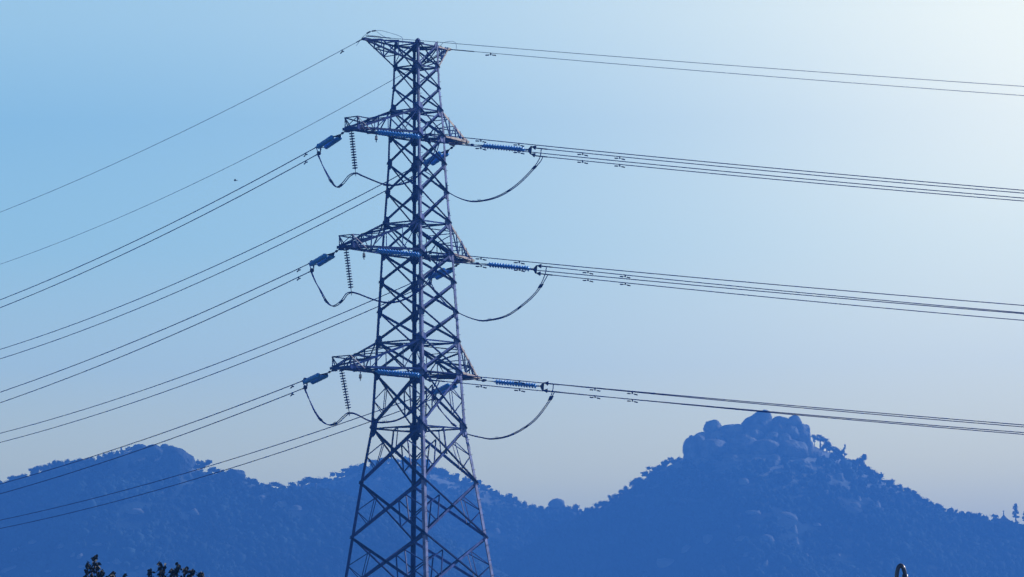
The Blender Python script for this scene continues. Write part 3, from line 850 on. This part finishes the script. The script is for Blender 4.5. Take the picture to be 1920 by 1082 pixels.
# ------------------------------------------------------------------ conductors and earth wires
def damper(parent, p, d):
    mb = MB()
    c = p - UP * .09
    mb.box(p - UP * .05, d * .035, d.cross(UP) * .025, UP * .075)
    mb.tube([c - d * .26 - UP * .02, c, c + d * .26 - UP * .05], .008, 5)
    for sg, dz in ((-1, .03), (1, .05)):
        mb.tube([c + d * (sg * .10) - UP * dz * .5, c + d * (sg * .30) - UP * dz], .034, 8)
    mb.build('damper', M_HARD, parent)
POSN = {'u': 'upper', 'd': 'lower'}
for k, (s1, c) in WIRE.items():
    way = k[2] if k[:2] == 'ew' else k[0]
    d = DL if way == 'L' else DR
    end = 210 if way == 'L' else 130
    ew = k[:2] == 'ew'
    if not ew:
        yk = Vector(YOKE[k[:4]]); P0 = TIP[k[2:4] + ('1' if way == 'L' else '2')]
        s1 = max(s1, (yk - P0).dot(d) + .45)
    ss = [s1 + (end - s1) * (i / 70) ** 1.4 for i in range(71)]
    pts = [wpt(k, s) for s in ss]
    if ew:
        t = thing('earth_wire', pts[0], 'thin pale earth wire running %s from the %s peak arm' % ({'L': 'down to the left', 'R': 'off to the right'}[way], {'l': 'left', 'r': 'right'}[k[-1]]), 'cable', 'earth wires at the pylon top')
        mb = MB(); mb.tube(pts, .016, 5); mb.build('wire', M_EARTH, t, smooth=True)
        mb = MB(); mb.tube([wpt(k, s1), wpt(k, s1 + 1.4)], .03, 6); mb.build('dead_end_sleeve', M_HARD, t)
        if way == 'R':
            damper(t, wpt(k, 2.4 if k[-1] == 'r' else 3.0), d)
        else:
            damper(t, wpt(k, 4.2), d)
        continue
    lab = '%s wire of the twin conductor running %s from the %s %s arm' % (POSN[k[4]], {'L': 'down to the left', 'R': 'off to the right'}[way], ROW[k[3]], {'l': 'left', 'r': 'right'}[k[2]])
    t = thing('conductor', pts[0], lab, 'cable', 'power line conductors')
    mb = MB(); mb.tube(pts, .026, 6); mb.build('wire', M_WIRE, t, smooth=True)
    mb = MB(); mb.tube([wpt(k, s1 - .15), wpt(k, s1 + .55)], .036, 8); mb.build('dead_end_clamp', M_HARD, t)
    for off in ((2.75, 4.85) if way == 'R' else (2.6,)):
        s = s1 - .2 + off; q = wpt(k, s); damper(t, q, (wpt(k, s + .3) - q).normalized())

# ------------------------------------------------------------------ jumpers
JUMP = {'l1': [(-10.73, 267.51, 37.93), (-10.54, 267.03, 37.26), (-10.31, 266.48, 36.67), (-10.01, 265.77, 36.07), (-9.69, 264.98, 35.69), (-9.36, 264.2, 35.77), (-8.94, 263.17, 36.08), (-8.56, 262.22, 36.1), (-8.17, 262.16, 35.94), (-7.58, 262.06, 35.67), (-7.05, 261.97, 35.46), (-6.55, 261.89, 35.37), (-5.96, 261.79, 35.44), (-5.37, 261.69, 35.66), (-4.75, 261.58, 36.22), (-4.19, 261.49, 37.0), (-3.92, 261.44, 37.82)],
 'l2': [(-11.08, 267.38, 31.43), (-10.92, 266.99, 30.72), (-10.69, 266.43, 30.12), (-10.33, 265.56, 29.37), (-9.91, 264.53, 28.99), (-9.42, 263.34, 29.13), (-9.1, 262.55, 29.43), (-8.81, 261.84, 29.46), (-8.43, 261.77, 29.37), (-7.9, 261.68, 29.15), (-7.25, 261.57, 28.92), (-6.75, 261.49, 28.85), (-6.28, 261.41, 28.88), (-5.93, 261.35, 28.99), (-5.46, 261.27, 29.22), (-4.76, 261.15, 29.75), (-4.22, 261.06, 30.47), (-3.96, 261.02, 31.22)],
 'l3': [(-11.45, 267.14, 24.78), (-11.26, 266.71, 24.03), (-10.97, 266.06, 23.23), (-10.61, 265.26, 22.69), (-10.16, 264.25, 22.37), (-9.68, 263.17, 22.4), (-9.26, 262.23, 22.67), (-8.94, 261.51, 22.8), (-8.56, 261.43, 22.72), (-7.92, 261.31, 22.38), (-7.39, 261.21, 22.25), (-6.6, 261.06, 22.29), (-6.02, 260.95, 22.48), (-5.43, 260.84, 22.85), (-4.79, 260.72, 23.36), (-4.26, 260.62, 23.99), (-3.99, 260.57, 24.56)],
 'r1': [(-4.79, 275.39, 38.13), (-4.45, 275.05, 37.59), (-4.07, 274.69, 37.04), (-3.55, 274.17, 36.48), (-2.77, 273.41, 36.0), (-2.0, 272.65, 35.79), (-0.87, 271.52, 35.87), (0.2, 270.46, 36.34), (1.11, 269.54, 37.07), (1.63, 269.03, 37.67), (1.75, 268.91, 38.14)],
 'r2': [(-4.59, 275.69, 31.52), (-4.25, 275.36, 30.74), (-3.69, 274.81, 30.0), (-3.01, 274.15, 29.5), (-2.15, 273.31, 29.07), (-1.48, 272.64, 28.93), (-0.32, 271.5, 29.08), (0.75, 270.44, 29.7), (1.45, 269.75, 30.32), (1.87, 269.32, 31.03), (2.02, 269.17, 31.46)],
 'r3': [(-4.44, 275.36, 24.88), (-4.13, 275.08, 24.05), (-3.52, 274.53, 23.24), (-2.75, 273.84, 22.6), (-1.89, 273.07, 22.29), (-1.13, 272.38, 22.14), (-0.07, 271.41, 22.3), (1.14, 270.3, 22.96), (1.99, 269.53, 23.95), (2.26, 269.28, 24.52), (2.33, 269.23, 24.85)]}
for k, pts in JUMP.items():
    t = thing('jumper_loop', pts[0], 'twin jumper cable %s the %s %s arm' % ({'l': 'looping in two bends beneath', 'r': 'sagging in one deep loop below'}[k[0]], ROW[k[1]], {'l': 'left', 'r': 'right'}[k[0]]), 'cable', 'jumper loops around the pylon')
    base = spline(pts, 6); n = len(base)
    sL = max(WIRE['L_%su' % k][0], (Vector(YOKE['L_' + k]) - TIP[k + '1']).dot(DL) + .45) + .25
    sR = max(WIRE['R_%su' % k][0], (Vector(YOKE['R_' + k]) - TIP[k + '2']).dot(DR) + .45) + .25
    for e, sg in (('u', 1), ('d', -1)):
        q = []
        e0, e1 = wpt('L_%s%s' % (k, e), sL), wpt('R_%s%s' % (k, e), sR)
        for i, p in enumerate(base):
            f = i / (n - 1)
            tg = (base[min(i + 1, n - 1)] - base[max(i - 1, 0)]).normalized()
            side = tg.cross(UP); side = side.normalized() if side.length > .2 else B
            p = p + side * (.05 * sg) + UP * (.015 * sg)
            w0 = max(0, 1 - f / .16) ** 1.5; w1 = max(0, 1 - (1 - f) / .16) ** 1.5
            p = p + (e0 - base[0]) * w0 + (e1 - base[-1]) * w1
            q.append(p)
        mb = MB(); mb.tube(q, .028, 6); mb.build('strand', M_WIRE, t, smooth=True)
    for f in ((.18, .30, .66) if k[0] == 'l' else (.22, .52, .68, .84)):
        i = int(f * (n - 1)); tg = (base[i + 1] - base[i - 1]).normalized(); nn = tg.cross(B).normalized()
        if nn.z < 0:
            nn = -nn
        mb = MB(); mb.box(base[i], tg * .14, B * .11, nn * .05)
        for j in (-1, 0, 1):
            mb.tube([base[i] + tg * (.1 * j), base[i] + tg * (.1 * j) + nn * .13], .012, 5)
        mb.build('spacer', M_HARD, t)

# little bonding loops at the peak arms
def px_loop(name, pts, Y, label):
    P = spline([at(x, y, Y) for x, y in pts], 6)
    t = thing(name, P[0], label, 'cable', 'earth wire bonding loops')
    mb = MB(); mb.tube(P, .011, 5); mb.build('wire', M_WIRE, t, smooth=True)
    return t, P
t, P = px_loop('bonding_loop', [(668, 86), (680, 70), (691, 61), (701, 58), (715, 57.5), (732, 62), (745, 66), (753, 70), (755, 76), (755.5, 104)], 263.0, 'thin bonding wire arching over the left peak arm')
for i in (12, 18):
    mb = MB(); mb.box(P[i], (P[i + 1] - P[i]).normalized() * .10, B * .03, UP * .04); mb.build('clamp', M_HARD, t)
px_loop('bonding_loop', [(688, 63), (690, 66), (705, 67.5), (714, 69)], 263.2, 'short bonding wire lying close above the left peak arm tip')
px_loop('bonding_loop', [(706, 59), (714, 65), (722, 69.5), (727, 71)], 262.9, 'bonding wire crossing down to the top chord of the left peak arm')
px_loop('bonding_loop', [(825, 86), (832, 80), (842, 77.5), (850, 78), (855, 82), (855.5, 92)], 268.8, 'small bonding wire arch above the right peak arm')

for n, q in {'1': (-7.45, 263.42, 38.39), '2': (-8.15, 263.04, 31.81), '3': (-8.37, 262.71, 25.08)}.items():
    q = Vector(q)
    t = thing('hanging_fitting', q, 'small pale cylinder with a dark tip hanging under the %s left arm' % ROW[n], 'fitting', 'small fittings under the left arms')
    mb = MB(); mb.tube([q + UP * .12, q - UP * .05], .03, 6); mb.build('bracket', M_HARD, t)
    mb = MB(); mb.lathe(q - UP * .05, -UP, [(0, .05), (.02, .075), (.16, .075), (.18, .05)], 12); mb.build('casing', M_SENSOR, t)
    mb = MB(); mb.lathe(q - UP * .22, -UP, [(0, .05), (.02, .09), (.05, .09), (.07, .03), (.2, .02)], 10); mb.build('tip', M_HARD, t)

# ------------------------------------------------------------------ bird
c = at(441, 338.5, 300)
bd = thing('bird', c, 'small dark bird flying left of the pylon over the wires', 'bird')
mb = MB(); mb.lathe(c - Vector((.10, 0, 0)), (1, .1, .05), [(0, .004), (.02, .018), (.05, .032), (.10, .042), (.15, .034), (.19, .014), (.25, .012), (.27, .01)], 10)
mb.build('body', M_BIRD, bd, smooth=True)
for sg in (-1, 1):
    mb = MB()
    r = [(.05, 0), (-.06, 0)], [(.045, .07), (-.05, .07)], [(.02, .15), (-.03, .14)], [(-.01, .19), (-.03, .19)]
    mb.grid([[c + Vector((x, sg * y, .03 + y * .25)) for x, y in e] + [c + Vector((x, sg * y, .022 + y * .25)) for x, y in reversed(e)] for e in r])
    mb.build('wing', M_BIRD, bd)

# ------------------------------------------------------------------ near tree tops at the lower left
def near_tree(name, base, label, shoots, Y, crown):
    t = thing(name, base, label, 'tree')
    cx, cz, cr, ch = crown
    mb = MB(); mb.tube([base, base + Vector((.1, 0, 1.6)), Vector((cx, Y, cz))], [.11, .09, .05], 8)
    lf = MB()
    for pts, w in shoots:
        P = [at(x, y, Y + random.uniform(-.15, .15)) for x, y in pts]
        mb.tube([Vector((cx, Y, cz - .3))] + [Vector(p) for p in P], [.03] + [.012 - .008 * i / len(P) for i in range(len(P))], 5)
        q = spline(P, 6); n = len(q)
        for i, p in enumerate(q):
            f = i / (n - 1)
            for _ in range(3):
                r = w * (.95 - .7 * f)
                o = Vector((random.gauss(0, r), random.gauss(0, r), random.gauss(0, .02)))
                lf.leaf(p + o, random.uniform(.065, .10), Vector((o.x * 6 + random.gauss(0, .4), o.y * 6 + random.gauss(0, .4), random.uniform(-1.1, .1))))
    for _ in range(1500):
        a, b_ = random.uniform(0, 6.28), random.random() ** .4
        z = random.uniform(-1, 1); rr = math.sqrt(1 - z * z) * b_
        p = Vector((cx + rr * math.cos(a) * cr, Y + rr * math.sin(a) * cr, cz + z * ch * b_))
        if p.z > cz + ch * .99:
            continue
        lf.leaf(p, random.uniform(.07, .11))
    mb.build('trunk', M_BARK, t); lf.build('crown', M_LEAF, t)
random.seed(23)
Yt = 92.0
bA, bB = at(182, 1092, Yt), at(335, 1090, Yt + 1)
near_tree('broadleaf_tree', Vector((bA.x, Yt, 0)), 'dark leafy tree top with a pointed leading shoot at the lower left edge', [
    ([(172, 1084), (172, 1066), (178, 1052), (180, 1042)], .07), ([(166, 1086), (164, 1066), (166, 1058)], .05), ([(183, 1086), (182, 1072), (180, 1060)], .07), ([(188, 1088), (190, 1078), (191, 1073)], .05), ([(205, 1090), (209, 1080), (212, 1077)], .06), ([(231, 1092), (234, 1080)], .06)],
    Yt, (bA.x, bA.z - .95, 1.0, .95))
near_tree('broadleaf_tree', Vector((bB.x, Yt + 1, 0)), 'dark leafy tree top with several ragged shoots right of the pointed one', [
    ([(302, 1088), (300, 1070), (298, 1055)], .05), ([(308, 1088), (306, 1072), (308, 1063)], .07), ([(322, 1088), (324, 1074), (325, 1070)], .09), ([(332, 1088), (333, 1070), (334, 1060)], .06), ([(347, 1088), (346, 1072), (347, 1068)], .05), ([(359, 1089), (360, 1074), (362, 1072)], .08), ([(374, 1090), (376, 1077), (379, 1076)], .05), ([(280, 1090), (282, 1076), (282, 1071)], .04)],
    Yt + 1, (bB.x, bB.z - .95, .82, .9))

# bent pipe at the lower right edge
Y = 118.0
P = [at(x, y, Y) for x, y in [(1681, 1200), (1681, 1150), (1681, 1110), (1681, 1090), (1681.3, 1081), (1682.2, 1072), (1684.5, 1064), (1688.5, 1060.2), (1692.5, 1063), (1695.5, 1070), (1697, 1078), (1697.5, 1090), (1697.5, 1098)]]
base = Vector((P[0].x, Y, 0))
t = thing('bent_pipe', base, 'dark glossy pipe bent over at its top, rising at the lower right edge', 'pipe')
mb = MB(); mb.tube([base] + spline(P, 5), .052, 12); mb.build('pipe', M_PIPE, t, smooth=True)
mb = MB(); mb.lathe(P[-3], P[-1] - P[-3], [(-.02, .055), (0, .075), (.2, .08), (.3, .07)], 14); mb.build('mouth', M_PIPE, t, smooth=True)
mb = MB(); mb.lathe(base, UP, [(0, .16), (.03, .16), (.04, .06)], 14); mb.build('flange', M_HARD, t)

# ------------------------------------------------------------------ haze
mb = MB(); mb.box((0, 2700, 101), (4300, 0, 0), (0, 4400, 0), (0, 0, 102))
hz = mb.build('haze', bpy.data.materials.new('air'))
hm = hz.data.materials[0]; hm.use_nodes = True
ht = hm.node_tree; ht.nodes.clear()
ho = N(ht, 'ShaderNodeOutputMaterial'); pv_ = N(ht, 'ShaderNodeVolumePrincipled')
pv_.inputs['Color'].default_value = (.075, .30, 1.0, 1)
pv_.inputs['Density'].default_value = .00056
pv_.inputs['Anisotropy'].default_value = .2
ht.links.new(pv_.outputs['Volume'], ho.inputs['Volume'])
tag(hz, 'thin blue haze between the camera and the hills', 'haze', None, 'stuff')
